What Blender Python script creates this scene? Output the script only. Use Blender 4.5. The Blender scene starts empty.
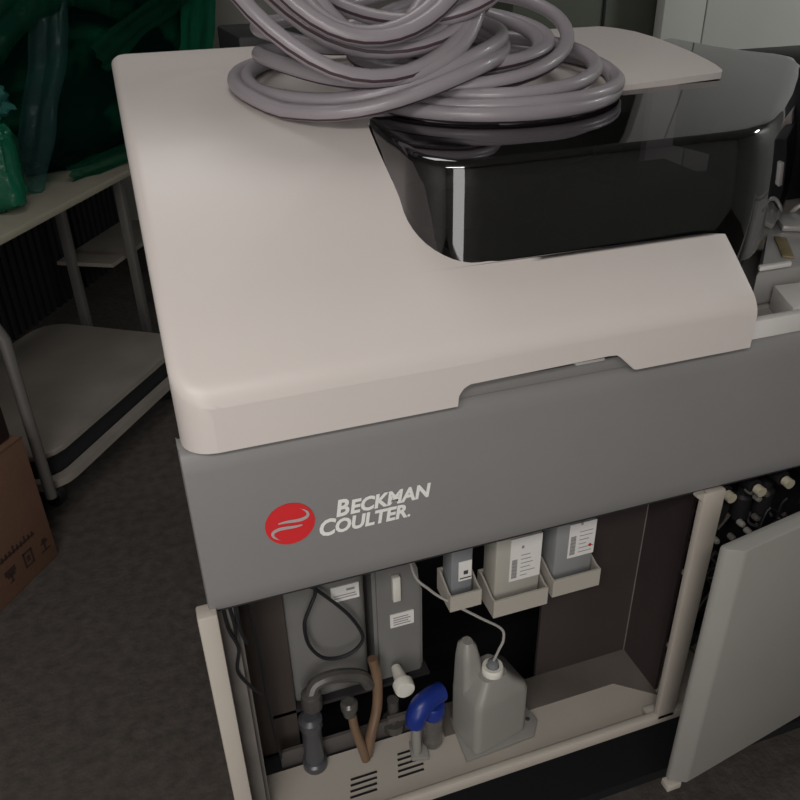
import bpy, bmesh, math, random
from mathutils import Vector, Matrix, noise
random.seed(7)
C = bpy.context.scene.collection
PI = math.pi
# ---------------------------------------------------------------- materials
MATS = {}
def mat(name, col, rough=.5, metal=0, var=.04, nscale=6, bump=0, bscale=60, coat=0, trans=0, ior=1.45, alpha=1, spec=.5):
    if name in MATS: return MATS[name]
    m = bpy.data.materials.new(name); m.use_nodes = True
    nt = m.node_tree; b = nt.nodes['Principled BSDF']
    b.inputs['Roughness'].default_value = rough
    b.inputs['Metallic'].default_value = metal
    b.inputs['Coat Weight'].default_value = coat
    b.inputs['Transmission Weight'].default_value = trans
    b.inputs['IOR'].default_value = ior
    b.inputs['Alpha'].default_value = alpha
    b.inputs['Specular IOR Level'].default_value = spec
    tc = nt.nodes.new('ShaderNodeTexCoord')
    n = nt.nodes.new('ShaderNodeTexNoise'); n.inputs['Scale'].default_value = nscale; n.inputs['Detail'].default_value = 6
    nt.links.new(tc.outputs['Object'], n.inputs['Vector'])
    r = nt.nodes.new('ShaderNodeValToRGB')
    r.color_ramp.elements[0].position = .3; r.color_ramp.elements[1].position = .7
    r.color_ramp.elements[0].color = [max(0, c*(1-var)) for c in col]+[1]
    r.color_ramp.elements[1].color = [min(1, c*(1+var)) for c in col]+[1]
    nt.links.new(n.outputs['Fac'], r.inputs['Fac']); nt.links.new(r.outputs['Color'], b.inputs['Base Color'])
    if bump:
        n2 = nt.nodes.new('ShaderNodeTexNoise'); n2.inputs['Scale'].default_value = bscale; n2.inputs['Detail'].default_value = 4
        nt.links.new(tc.outputs['Object'], n2.inputs['Vector'])
        bp = nt.nodes.new('ShaderNodeBump'); bp.inputs['Strength'].default_value = bump; bp.inputs['Distance'].default_value = .01
        nt.links.new(n2.outputs['Fac'], bp.inputs['Height']); nt.links.new(bp.outputs['Normal'], b.inputs['Normal'])
    MATS[name] = m
    return m
lidm = mat('lid_plastic', (.60, .55, .525), .38, var=.02, nscale=4, bump=.02, bscale=300)
bandm = mat('band_grey', (.212, .207, .206), .45, var=.03, bump=.02, bscale=300)
framem = mat('cream_frame', (.43, .39, .345), .45, var=.04)
innerm = mat('inner_grey_brown', (.125, .107, .094), .6, var=.2, nscale=9)
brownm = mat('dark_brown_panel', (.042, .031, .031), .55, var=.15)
stripm = mat('steel_grey_strip', (.17, .155, .145), .5, var=.15, nscale=12)
blackm = mat('black_plastic', (.012, .012, .014), .5)
darkm = mat('dark_metal', (.03, .028, .03), .5, var=.2)
whitem = mat('white_label', (.72, .70, .68), .6, var=.03)
inkm = mat('label_ink', (.05, .05, .06), .6)
greyink = mat('pale_ink', (.28, .27, .27), .6)
tankm = mat('milky_tank', (.21, .205, .198), .35, var=.05, nscale=8, trans=.15)
bottlem = mat('milky_bottle', (.30, .29, .27), .35, var=.04, trans=.15)
capm = mat('cream_cap', (.72, .66, .50), .4)
whitecap = mat('white_plastic', (.68, .66, .60), .4)
bluem = mat('blue_plastic', (.010, .028, .20), .35)
tubem = mat('tan_tube', (.19, .12, .075), .35, var=.15, nscale=20, trans=.2)
cleartube = mat('clear_tube', (.45, .43, .41), .25, trans=.3)
hosem = mat('grey_hose', (.29, .262, .285), .36, var=.08, nscale=10, coat=.15)
hosestripe = mat('hose_dark_line', (.06, .035, .045), .5)
redm = mat('emblem_red', (.62, .025, .03), .4, var=.02)
logow = mat('logo_white', (.78, .78, .76), .5, var=.01)
logog = mat('emblem_grey', (.40, .36, .36), .4, var=.01)
redink = mat('red_ink', (.5, .02, .02), .5)
woodm = mat('table_cream', (.30, .28, .22), .5, var=.08)
legm = mat('grey_leg', (.12, .113, .105), .5)
cartm = mat('cart_grey', (.23, .205, .18), .6, var=.15, nscale=5)
cardm = mat('cardboard', (.15, .078, .048), .85, var=.08, nscale=5, bump=.1, bscale=80)
cardink = mat('cardboard_print', (.04, .02, .015), .8)
bodym = mat('black_wrapped', (.008, .011, .018), .4, var=.3)
deckm = mat('deck_grey', (.36, .34, .32), .5, var=.08)
trayw = mat('tray_white', (.62, .60, .58), .4)
rackm = mat('clear_rack', (.40, .39, .38), .2, var=.05, trans=.25)
yellowm = mat('amber_strip', (.19, .15, .075), .4, var=.2, nscale=40)
shutm = mat('shutter_grey', (.20, .22, .21), .5, var=.08)
olivem = mat('olive_cabinet', (.105, .115, .09), .6, var=.08)
wallpanel = mat('pale_panel', (.66, .66, .63), .6, var=.04, nscale=2)
paintm = mat('wall_paint', (.55, .55, .52), .8, var=.08, nscale=2)
ceilm = mat('ceiling_paint', (.5, .5, .48), .9)
# tinted smoked cover: mirror-like gloss over dark see-through plastic
def smoked():
    m = bpy.data.materials.new('smoked_plastic'); m.use_nodes = True; nt = m.node_tree
    for n in list(nt.nodes): nt.nodes.remove(n)
    o = nt.nodes.new('ShaderNodeOutputMaterial'); mx = nt.nodes.new('ShaderNodeMixShader')
    fr = nt.nodes.new('ShaderNodeFresnel'); fr.inputs['IOR'].default_value = 1.85
    tr = nt.nodes.new('ShaderNodeBsdfTransparent'); tr.inputs['Color'].default_value = (.11, .10, .115, 1)
    gl = nt.nodes.new('ShaderNodeBsdfGlossy'); gl.inputs['Roughness'].default_value = .035; gl.inputs['Color'].default_value = (.95, .94, .97, 1)
    nt.links.new(fr.outputs[0], mx.inputs[0]); nt.links.new(tr.outputs[0], mx.inputs[1]); nt.links.new(gl.outputs[0], mx.inputs[2])
    nt.links.new(mx.outputs[0], o.inputs[0]); return m
smokem = smoked()
def film_mat(name, col, tint, fac):
    m = bpy.data.materials.new(name); m.use_nodes = True; nt = m.node_tree
    b = nt.nodes['Principled BSDF']; b.inputs['Base Color'].default_value = (*col, 1); b.inputs['Roughness'].default_value = .22
    o = nt.nodes['Material Output']; mx = nt.nodes.new('ShaderNodeMixShader'); mx.inputs[0].default_value = fac
    tr = nt.nodes.new('ShaderNodeBsdfTransparent'); tr.inputs['Color'].default_value = (*tint, 1)
    nt.links.new(tr.outputs[0], mx.inputs[1]); nt.links.new(b.outputs[0], mx.inputs[2]); nt.links.new(mx.outputs[0], o.inputs[0])
    tc = nt.nodes.new('ShaderNodeTexCoord')
    n2 = nt.nodes.new('ShaderNodeTexNoise'); n2.inputs['Scale'].default_value = 7; n2.inputs['Detail'].default_value = 5
    nt.links.new(tc.outputs['Object'], n2.inputs['Vector'])
    bp = nt.nodes.new('ShaderNodeBump'); bp.inputs['Strength'].default_value = .45; bp.inputs['Distance'].default_value = .03
    nt.links.new(n2.outputs['Fac'], bp.inputs['Height']); nt.links.new(bp.outputs['Normal'], b.inputs['Normal'])
    return m
filmm = film_mat('green_film', (.015, .12, .075), (.30, .6, .48), .32)
def film_patch():
    m = film_mat('green_film_patchy', (.008, .14, .075), (.25, .5, .42), .5); nt = m.node_tree
    mx = [n for n in nt.nodes if n.type == 'MIX_SHADER'][0]
    tc = nt.nodes.new('ShaderNodeTexCoord'); mp = nt.nodes.new('ShaderNodeMapping'); mp.inputs['Scale'].default_value = (1.6, 1.6, 3.4); mp.inputs['Rotation'].default_value = (0, .5, 0)
    n = nt.nodes.new('ShaderNodeTexNoise'); n.inputs['Scale'].default_value = 1.7; n.inputs['Detail'].default_value = 5; n.inputs['Distortion'].default_value = .6
    r = nt.nodes.new('ShaderNodeValToRGB'); r.color_ramp.elements[0].position = .50; r.color_ramp.elements[1].position = .80
    r.color_ramp.elements[0].color = (.06, .06, .06, 1); r.color_ramp.elements[1].color = (.9, .9, .9, 1)
    nt.links.new(tc.outputs['Object'], mp.inputs['Vector']); nt.links.new(mp.outputs[0], n.inputs['Vector']); nt.links.new(n.outputs['Fac'], r.inputs['Fac']); nt.links.new(r.outputs['Color'], mx.inputs[0])
    return m
clearfilm = film_mat('teal_clear_film', (.06, .13, .13), (.5, .8, .75), .26)
# floor: dark mottled concrete / worn carpet
floorm = mat('floor_dark', (.062, .052, .046), .85, var=.28, nscale=35, bump=.25, bscale=90)

# ---------------------------------------------------------------- mesh helpers
def B(): return bmesh.new()
def box(bm, x0, y0, z0, x1, y1, z1, bev=0, seg=2):
    vs = [bm.verts.new((x, y, z)) for x in (x0, x1) for y in (y0, y1) for z in (z0, z1)]
    q = [(0,1,3,2),(4,6,7,5),(0,4,5,1),(2,3,7,6),(0,2,6,4),(1,5,7,3)]
    fs = [bm.faces.new([vs[i] for i in f]) for f in q]
    if bev:
        es = list({e for f in fs for e in f.edges})
        bmesh.ops.bevel(bm, geom=es, offset=bev, segments=seg, profile=.5, affect='EDGES')
    return bm
def prism(bm, pts, z0, z1, bev=0, seg=2):
    """plan polygon (ccw) extruded; z0 / z1 may be functions of (x, y)"""
    f0 = z0 if callable(z0) else (lambda x, y: z0)
    f1 = z1 if callable(z1) else (lambda x, y: z1)
    a = [bm.verts.new((x, y, f0(x, y))) for x, y in pts]; b = [bm.verts.new((x, y, f1(x, y))) for x, y in pts]
    fs = [bm.faces.new(list(reversed(a))), bm.faces.new(b)]
    n = len(pts)
    for i in range(n): fs.append(bm.faces.new((a[i], a[(i+1) % n], b[(i+1) % n], b[i])))
    if bev:
        es = list({e for f in fs for e in f.edges})
        bmesh.ops.bevel(bm, geom=es, offset=bev, segments=seg, profile=.5, affect='EDGES')
    return bm
def lathe(bm, prof, c=(0,0,0), n=24, axis='z', close=True):
    rings = []
    for r, h in prof:
        ring = []
        for k in range(n):
            a = 2*PI*k/n; p = (r*math.cos(a), r*math.sin(a), h)
            if axis == 'y': p = (p[0], p[2], p[1])
            if axis == 'x': p = (p[2], p[0], p[1])
            ring.append(bm.verts.new((p[0]+c[0], p[1]+c[1], p[2]+c[2])))
        rings.append(ring)
    for a, b in zip(rings, rings[1:]):
        for k in range(n): bm.faces.new((a[k], a[(k+1) % n], b[(k+1) % n], b[k]))
    if close:
        bm.faces.new(list(reversed(rings[0]))); bm.faces.new(rings[-1])
    return bm
def spline(pts, sub=8, closed=False):
    P = [Vector(p) for p in pts]; out = []; n = len(P)
    rng = range(n if closed else n-1)
    for i in rng:
        g = (lambda k: P[k % n]) if closed else (lambda k: P[max(0, min(n-1, k))])
        p0, p1, p2, p3 = g(i-1), g(i), g(i+1), g(i+2)
        for s in range(sub):
            t = s/sub
            out.append(.5*((2*p1)+(p2-p0)*t+(2*p0-5*p1+4*p2-p3)*t*t+(3*p1-p0-3*p2+p3)*t**3))
    if not closed: out.append(P[-1])
    return out
def tube(bm, pts, r, n=10, stripe=False, flat=1.0, cap=True, twist=None):
    pts = [Vector(p) for p in pts]; rings = []
    up = Vector((0, 0, 1)); prev = None
    for i, p in enumerate(pts):
        t = (pts[min(i+1, len(pts)-1)]-pts[max(0, i-1)]).normalized()
        if prev is None:
            a = t.cross(up)
            if a.length < .1: a = t.cross(Vector((1, 0, 0)))
            a.normalize()
        else:
            a = (prev - t*prev.dot(t)).normalized()
        prev = a; b = t.cross(a)
        rr = r(i/(len(pts)-1)) if callable(r) else r
        if twist is not None:
            a0 = t.cross(up).normalized(); b0 = t.cross(a0); w_ = twist+.55*math.sin(i*.021)
            a = a0*math.cos(w_)+b0*math.sin(w_); b = t.cross(a)
        rings.append([bm.verts.new(p+a*rr*math.cos(2*PI*k/n)+b*rr*flat*math.sin(2*PI*k/n)) for k in range(n)])
    for a, b in zip(rings, rings[1:]):
        for k in range(n):
            f = bm.faces.new((a[k], a[(k+1) % n], b[(k+1) % n], b[k])); f.smooth = True
            if stripe and k == stripe-1: f.material_index = 1
    if cap: bm.faces.new(list(reversed(rings[0]))); bm.faces.new(rings[-1])
    return bm
def obj(name, bm, m, parent=None, smooth=True, angle=35):
    bmesh.ops.recalc_face_normals(bm, faces=bm.faces)
    me = bpy.data.meshes.new(name); bm.to_mesh(me); bm.free()
    for mm in (m if isinstance(m, (list, tuple)) else [m]): me.materials.append(mm)
    if smooth:
        for p in me.polygons: p.use_smooth = True
        me.set_sharp_from_angle(angle=math.radians(angle))
    o = bpy.data.objects.new(name, me); C.objects.link(o)
    if parent: o.parent = parent; o.matrix_parent_inverse = PINV.get(parent.name, Matrix())
    return o
PINV = {}
def thing(name, label, cat, loc=(0,0,0), rotz=0, group=None, world=False):
    """world=True: the children are modelled in world coordinates"""
    o = bpy.data.objects.new(name, None); C.objects.link(o)
    o.empty_display_size = .05
    o.location = loc; o.rotation_euler = (0, 0, rotz); o['label'] = label; o['category'] = cat
    if group: o['group'] = group
    if world: PINV[o.name] = (Matrix.Translation(loc) @ Matrix.Rotation(rotz, 4, 'Z')).inverted()
    return o
def tag(o, label, cat, group=None):
    o['label'] = label; o['category'] = cat
    if group: o['group'] = group
    return o
def struct(name, bm, m, parent=None, smooth=False):
    o = obj(name, bm, m, parent, smooth)
    if not parent: o['kind'] = 'structure'
    return o

# ---------------------------------------------------------------- room
X0, X1, Y0, Y1, H = -2.2, 4.2, -2.4, 4.0, 2.7
struct('floor', box(B(), X0-.1, Y0-.1, -.1, X1+.1, Y1+.1, 0), floorm)
struct('ceiling', box(B(), X0-.1, Y0-.1, H, X1+.1, Y1+.1, H+.1), ceilm)
struct('wall_back', box(B(), X0-.1, Y1, 0, X1+.1, Y1+.1, H), paintm)
struct('wall_left', box(B(), X0-.1, Y0, 0, X0, Y1, H), paintm)
struct('wall_right', box(B(), X1, Y0, 0, X1+.1, Y1, H), paintm)
# wall behind the camera has a tall narrow window (daylight)
WX0, WX1, WZ0, WZ1 = -1.30, -.10, .08, 2.45
bm = B()
box(bm, X0-.1, Y0-.1, 0, WX0, Y0, H); box(bm, WX1, Y0-.1, 0, X1+.1, Y0, H)
box(bm, WX0, Y0-.1, 0, WX1, Y0, WZ0); box(bm, WX0, Y0-.1, WZ1, WX1, Y0, H)
struct('wall_front', bm, paintm)
bm = B(); t = .05
box(bm, WX0, Y0-.08, WZ0, WX0+t, Y0+.01, WZ1); box(bm, WX1-t, Y0-.08, WZ0, WX1, Y0+.01, WZ1)
box(bm, WX0+t, Y0-.08, WZ0, WX1-t, Y0+.01, WZ0+t); box(bm, WX0+t, Y0-.08, WZ1-t, WX1-t, Y0+.01, WZ1)
struct('window_1', bm, whitem)
# baseboard along the back wall
struct('baseboard_back', box(B(), X0, Y1-.012, 0, X1, Y1, .09), woodm)

# ---------------------------------------------------------------- analyzer
AN = thing('chemistry_analyzer', 'large cream and grey floor-standing laboratory analyzer with smoked cover and open front cabinet', 'lab machine', (.72, .35, 0), 0, world=True)
W, D, BT, BB = 1.45, .72, .98, .752        # width, depth, band top / bottom
def prof(y):
    P = [(-.014, 1.040), (0, 1.0525), (.068, 1.108), (.14, 1.157), (.21, 1.203), (.278, 1.2365), (.34, 1.2515), (.42, 1.262), (.55, 1.272), (.80, 1.2925)]
    # smooth (averaged) interpolation
    def lin(v):
        if v <= P[0][0]: return P[0][1]+(v-P[0][0])*.9
        for (a, za), (b, zb) in zip(P, P[1:]):
            if v <= b: return za+(zb-za)*(v-a)/(b-a)
        return P[-1][1]+(v-P[-1][0])*.08
    s = 0
    h = min(.055, max(0, (y+.005)*.45)) if y > .09 else min(.03, max(0, (y+.005)*.5))
    for k in range(-3, 4): s += lin(y+h*k/3)
    return s/7
YF = -.012                               # lid front face
NR = .694                                # right end of the lid nose
# right hand boundary of the lid for each depth
cut = [(.069,.400),(.0705,.382),(.0735,.362),(.079,.345),(.087,.332),(.10,.319),(.115,.309),(.132,.302),(.15,.297),(.182,.292),(.226,.290),(.262,.291),(.278,.2925)]
outer = [(.342,.872),(.352,.881),(.38,.889),(.431,.899),(.48,.909),(.525,.917),(.60,.926),(.66,.925),(.70,.912),(.725,.885),(.738,.85)]
def xr(y):
    if y <= .069: return NR
    T = cut + [(.2785,.30)] + [(.278+.064*k/8, .2925+(.872-.2925)*k/8) for k in range(1, 8)] + outer
    for (a, xa), (b, xb) in zip(T, T[1:]):
        if y <= b: return xa+(xb-xa)*(y-a)/(b-a)
    return T[-1][1]
RC = .035
def xl(y):
    d = y-YF
    x = 0 if d >= RC else RC-math.sqrt(max(0, RC*RC-(RC-d)**2))
    db = .728-y
    if db < .03: x = max(x, .03-math.sqrt(max(0, .03**2-(.03-max(0,db))**2)))
    return x
def yb(x): return .728+.016*min(1, x/.5)
ys = [YF, YF+.0015, YF+.004, YF+.008, YF+.013, YF+.02, YF+.028, .024, .034, .045, .056, .064, .0689]
ys += [c[0] for c in cut] + [.278+.064*k/8 for k in range(1, 8)] + [.342, .352, .366, .38, .405, .431, .455, .48, .50, .525, .56, .60, .63, .66, .68, .70, .712, .72, .728]
bm = B(); NX = 30; rows = []
R1 = .016
def drop(d, r=R1):
    return 0 if d >= r else r-math.sqrt(max(0, r*r-(r-d)**2))
for y in ys:
    a, b = xl(y), xr(y); row = []
    for i in range(NX+1):
        u = i/NX
        # denser columns near the left edge
        if i < 8: x = a+.024*(i/8)**1.6*1.0
        else: x = a+.024+(b-a-.024)*((i-8)/(NX-8))
        yy = y
        if y > .7: yy = y+(yb(x)-.728)*((y-.7)/.028)
        if x < RC and y < YF+RC: d = RC-math.hypot(RC-x, YF+RC-y)
        else: d = min(x, y-YF)
        if y > .70: d = min(d, x-a+.0)
        z = prof(yy)-drop(max(0, d), .013)
        if y < .07: z -= .6*drop(b-x, .008)
        if y > .70: z -= drop(.728-y, .012)*.8
        row.append(bm.verts.new((x, yy, z)))
    rows.append(row)
for a, b in zip(rows, rows[1:]):
    for i in range(NX): bm.faces.new((a[i], a[i+1], b[i+1], b[i]))
# front skirt with the finger notch
def zbot(x):
    pts = [(-1,.9775),(.300,.9775),(.301,.990),(.305,.998),(.314,1.003),(.488,1.006),(.500,1.005),(.506,1.001),(.526,.982),(.53,.9805),(2,.9835)]
    for (p, za), (q, zb) in zip(pts, pts[1:]):
        if x <= q: return za+(zb-za)*(x-p)/(q-p)
xs_front = sorted(set([v.co.x for v in rows[0]]))
# bottom ring: left side (back to front), then front, then right end of nose
def skirt(chain, zf, rowsn=4, inset=0):
    prev = chain
    for k in range(1, rowsn+1):
        cur = []
        for v, v0 in zip(prev, chain):
            zt = v0.co.z; zb = zf(v0.co); cur.append(bm.verts.new((v0.co.x, v0.co.y, zt+(zb-zt)*k/rowsn)))
        for i in range(len(chain)-1): bm.faces.new((prev[i], prev[i+1], cur[i+1], cur[i]))
        prev = cur
    return prev
left = [r[0] for r in reversed(rows)]
def zleft(co):
    return .9775+ (0.012 if co.y > .06 else .012*max(0, (co.y-.02)/.04))
skirt(left, zleft)
# finer front chain: subdivide by inserting verts is awkward, so build a separate fine strip hanging from the front row
fx = [rows[0][0].co.x+(NR-rows[0][0].co.x)*k/160 for k in range(161)] + [.3, .3005, .301, .526, .505, .5]
fx = sorted(fx)
def ztop_front(x):
    r = rows[0]
    for p, q in zip(r, r[1:]):
        if x <= q.co.x+1e-9: return p.co.z+(q.co.z-p.co.z)*(x-p.co.x)/max(1e-9, q.co.x-p.co.x)
    return r[-1].co.z
topv = [bm.verts.new((x, YF, ztop_front(x))) for x in fx]; botv = [bm.verts.new((x, YF, zbot(x))) for x in fx]
botb = [bm.verts.new((x, YF+.006, zbot(x))) for x in fx]
for i in range(len(fx)-1):
    bm.faces.new((topv[i], topv[i+1], botv[i+1], botv[i])); bm.faces.new((botv[i], botv[i+1], botb[i+1], botb[i]))
nose = [r[-1] for r in rows[:13]]
skirt(nose, lambda co: .985)
edge = [r[-1] for r in rows[13:]]
skirt(edge, lambda co: co.z-.009 if co.y < .7 else co.z-.05, 1)
# edge of the nose that borders the cover
lastn = rows[12]; skirt([v for v in lastn if v.co.x > .42], lambda co: co.z-.012, 1)
skirt(rows[-1], lambda co: 1.0, 2)
bmesh.ops.remove_doubles(bm, verts=bm.verts, dist=.0004)
obj('lid', bm, lidm, AN, angle=50)

# smoked cover: top plate, rounded front, flared right end
def gz(y): return 1.2255+.060*(y-.10)
def arc(cx, cy, r, a0, a1, n): return [(cx+r*math.cos(a0+(a1-a0)*k/n), cy+r*math.sin(a0+(a1-a0)*k/n)) for k in range(n+1)]
base = [(.2945, .35), (.2915, .28)] + arc(.347, .118, .0555, PI, 1.5*PI, 12)[0:] + [(.40, .0625)] 
# outline of the side wall in plan, from the back left round the front to the right end
wall = [(.294,.34),(.293,.28),(.2925,.24),(.293,.20),(.295,.16)] + [(.36+.066*math.cos(a), .140+.066*math.sin(a)) for a in [PI+ (PI/2)*k/10 for k in range(0, 11)]] + [(.40,.074),(.5,.0745),(.6,.075),(.68,.077),(.72,.083),(.755,.100),(.79,.13),(.85,.19),(.93,.27),(1.02,.36),(1.09,.43),(1.115,.465),(1.11,.50),(1.08,.545),(1.06,.60),(1.045,.70)]
flare = [0]*19 + []
def flr(x): return 0 if x < .68 else min(1, (x-.68)/.25)
bm = B(); loops = []
ctr = Vector((.60, .36))
def ring(off, z_of, fl=0):
    out = []
    for i, (x, y) in enumerate(wall):
        a = Vector(wall[max(0, i-1)]); b = Vector(wall[min(len(wall)-1, i+1)]); t = (b-a).normalized(); n = Vector((t.y, -t.x))  # outward
        o = off+fl*flr(x)
        out.append(bm.verts.new((x+n.x*o, y+n.y*o, z_of(x, y))))
    return out
levels = [(-.012, lambda x, y: gz(y), 0), (-.006, lambda x, y: gz(y)-.0008, .002), (-.0025, lambda x, y: gz(y)-.0035, .006), (0, lambda x, y: gz(y)-.009, .012), (.0015, lambda x, y: gz(y)-.03, .018),
          (.002, lambda x, y: 1.16, .026), (.002, lambda x, y: 1.10 if x < .72 else 1.11, .032), (.001, lambda x, y: 1.055, .034)]
rg = [ring(*l) for l in levels]
for a, b in zip(rg, rg[1:]):
    for i in range(len(wall)-1): bm.faces.new((a[i], a[i+1], b[i+1], b[i]))
bm.faces.new(rg[0])
bmesh.ops.triangulate(bm, faces=[f for f in bm.faces if len(f.verts) > 4])
o = obj('smoked_cover', bm, smokem, AN, angle=50)
o['label'] = 'dark smoked see-through cover'

# under the cover: black deck, rotor, sample probe arm
box_ = B(); prism(box_, [(.02,.03),(.69,.03),(.74,.085),(1.04,.385),(1.06,.70),(.02,.70)], 1.0, 1.03); obj('deck', box_, blackm, AN)
bm = B(); lathe(bm, [(.13, 0), (.135, .01), (.135, .05), (.12, .06), (.05, .06), (.04, .05), (0.001, .05)], (.48, .40, 1.03), 40)
obj('reagent_rotor', bm, darkm, AN)
bm = B(); prism(bm, [(.60,.12),(.64,.12),(.60,.30),(.56,.30)], 1.06, 1.15, .004); obj('inner_plate', bm, innerm, AN)
bm = B(); lathe(bm, [(.014,0),(.014,.12),(.02,.125),(.02,.14)], (.66,.30,1.03), 16); tube(bm, [(.66,.30,1.16),(.60,.24,1.165),(.52,.22,1.16)], .007, 8); obj('probe_arm', bm, innerm, AN)

# front band with rounded top and bottom, notch lip
bm = B()
prof_b = [(.030,BT-.002),(.022,BT-.002),(.010,BT-.0035),(.003,BT-.008),(-.001,BT-.016),(-.003,BT-.03),(-.003,BB+.03),(-.002,BB+.012),(.002,BB+.003),(.010,BB),(.055,BB)]
nx = [-.0045, -.003, W-.002, W]
cols = []
for x in nx:
    ins = .004 if x in (nx[0], nx[-1]) else 0
    cols.append([bm.verts.new((x, y+ins, z)) for y, z in prof_b])
for a, b in zip(cols, cols[1:]):
    for i in range(len(prof_b)-1): bm.faces.new((a[i], a[i+1], b[i+1], b[i]))
for c in (cols[0], cols[-1]): bm.faces.new(c)
band = obj('front_band', bm, bandm, AN, angle=40)
# grey rail behind the finger notch
box_ = B(); box(box_, .02, .006, BT-.004, .68, .03, .9925, .001); obj('notch_rail', box_, bandm, AN)
box_ = B(); box(box_, .455, .002, .9925, .494, .016, .9965, .001); obj('latch_tab', box_, trayw, AN)

# logo, on the band
def disc(bm, cx, cz, rx, rz, y, n=40, rot=0):
    vs = [bm.verts.new((cx+rx*math.cos(2*PI*k/n)*math.cos(rot)-rz*math.sin(2*PI*k/n)*math.sin(rot), y, cz+rx*math.cos(2*PI*k/n)*math.sin(rot)+rz*math.sin(2*PI*k/n)*math.cos(rot))) for k in range(n)]
    bs = [bm.verts.new((v.co.x, y+.001, v.co.z)) for v in vs]
    bm.faces.new(vs); bm.faces.new(list(reversed(bs)))
    for k in range(n): bm.faces.new((vs[k], bs[k], bs[(k+1) % n], vs[(k+1) % n]))
bm = B(); disc(bm, .1005, .8605, .0285, .0285, -.0042, rot=.1)
emb = obj('logo_emblem', bm, redm, band, angle=30); emb['label'] = 'round red emblem with two grey swooshes'
def swoosh(s):
    bm = B()
    top = []; bot = []
    N = 18
    # slim curved leaf: starts near centre left, runs right and curls back over
    pts = spline([(-.0135, .0042), (-.005, .0046), (.006, .0036), (.0145, .0038), (.0205, .0070), (.0200, .0130), (.0130, .0195)], 4)
    n = len(pts)
    for i, p in enumerate([Vector((q[0], q[1])) for q in [(p.x, p.y) for p in pts]]):
        t = Vector((pts[min(i+1, n-1)].x-pts[max(0, i-1)].x, pts[min(i+1, n-1)].y-pts[max(0, i-1)].y)).normalized(); nn = Vector((-t.y, t.x))
        w = .0021*math.sin(PI*min(1, .05+i/(n-1)))**.6 + .0001
        for L, sg in ((top, 1), (bot, -1)):
            q = p+nn*w*sg
            L.append(bm.verts.new((.1005+s*q.x, -.0048, .8605+s*q.y)))
    for i in range(n-1): bm.faces.new((top[i], top[i+1], bot[i+1], bot[i]))
    return bm
for s in (1, -1):
    obj('emblem_swoosh', swoosh(s), logog, emb, smooth=False)
def lettering(name, runs, y, m, parent, shear=.18, bold=.0):
    """runs: list of (text, x, z, size); joined into one mesh"""
    bm = B()
    for txt, x, z, size, sx in runs:
        cu = bpy.data.curves.new('t', 'FONT'); cu.body = txt; cu.size = size; cu.shear = shear; cu.extrude = .0002; cu.offset = bold
        cu.resolution_u = 3
        ob = bpy.data.objects.new('t', cu); C.objects.link(ob)
        bpy.context.view_layer.update()
        me = bpy.data.meshes.new_from_object(ob.evaluated_get(bpy.context.evaluated_depsgraph_get()))
        mtx = Matrix.Translation((x, y, z)) @ Matrix.Rotation(PI/2, 4, 'X') @ Matrix.Diagonal((sx, 1, 1, 1))
        me.transform(mtx); bm.from_mesh(me)
        bpy.data.objects.remove(ob); bpy.data.curves.remove(cu); bpy.data.meshes.remove(me)
    return obj(name, bm, m, parent, smooth=False)
lettering('brand_lettering', [('B', .1530, .8565, .0320, .88), ('ECKMAN', .1702, .8565, .0262, .915),
                              ('C', .1310, .8330, .0320, .88), ('OULTER', .1505, .8335, .0262, .905), ('.', .2405, .8335, .016, .9)], -.0042, logow, band, bold=.0010)

# cabinet shell
cab = B(); box(cab, -.019, -.012, .03, .0045, .012, .760, .003)
obj('left_frame', cab, framem, AN)
cab = B(); box(cab, .001, .010, .03, .0045, D-.02, .975, .001); obj('side_panel', cab, framem, AN)
cab = B(); box(cab, W-.004, .010, .03, W+.01, D-.02, .975, .003); obj('side_panel', cab, framem, AN)
cab = B(); box(cab, .0, D-.02, .05, W, D, .99, .003); box(cab, .02, D-.02, .985, 1.0, D-.005, 1.245, .003); obj('back_panel', cab, darkm, AN)
cab = B(); box(cab, .680, -.006, .272, .7165, .006, .752, .003)
prism(cab, [(.668,-.004),(.684,-.004),(.684,.004),(.668,.004)], lambda x, y: .735 if x > .67 else .748, .752)
obj('centre_post', cab, framem, AN)
# shelf with folded front lip and louvres
cab = B(); box(cab, .004, .006, .262, W, .118, .270); box(cab, .004, -.006, .262, W, .006, .285, .003); box(cab, .668, .0, .270, .735, .02, .283, .002)
shelf = obj('shelf', cab, framem, AN)
for gx, gy, nn in ((.150, .044, 4), (.232, .052, 5)):
    for k in range(nn):
        cab = B(); box(cab, gx+.003*k, gy+.0085*k*1.15-.01, .2702, gx+.044+.003*k, gy+.0085*k*1.15-.0065, .2712); obj('louvre_slot', cab, blackm, shelf, smooth=False)
cab = B(); box(cab, .33, .088, .2695, .716, .150, .2715); prism(cab, [(.655,.088),(.716,.040),(.716,.088)], .2695, .2715); obj('floor_strip', cab, innerm, AN)
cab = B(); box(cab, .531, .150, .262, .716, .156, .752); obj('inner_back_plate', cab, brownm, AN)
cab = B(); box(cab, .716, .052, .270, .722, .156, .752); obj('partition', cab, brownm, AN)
cab = B(); box(cab, .7145, .149, .2715, .7165, .1505, .752); obj('partition_edge', cab, stripm, AN)
cab = B(); box(cab, .0, .45, .05, W, .46, .752); obj('rear_bulkhead', cab, blackm, AN)
cab = B(); box(cab, .0, .02, .05, W, .70, .075); obj('base_tray', cab, blackm, AN)
cab = B(); box(cab, .0, .15, .075, W, .156, .262); obj('lower_bulkhead', cab, blackm, AN)
cab = B(); box(cab, .0, .01, .745, W, .45, .751); obj('compartment_ceiling', cab, darkm, AN)
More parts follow.
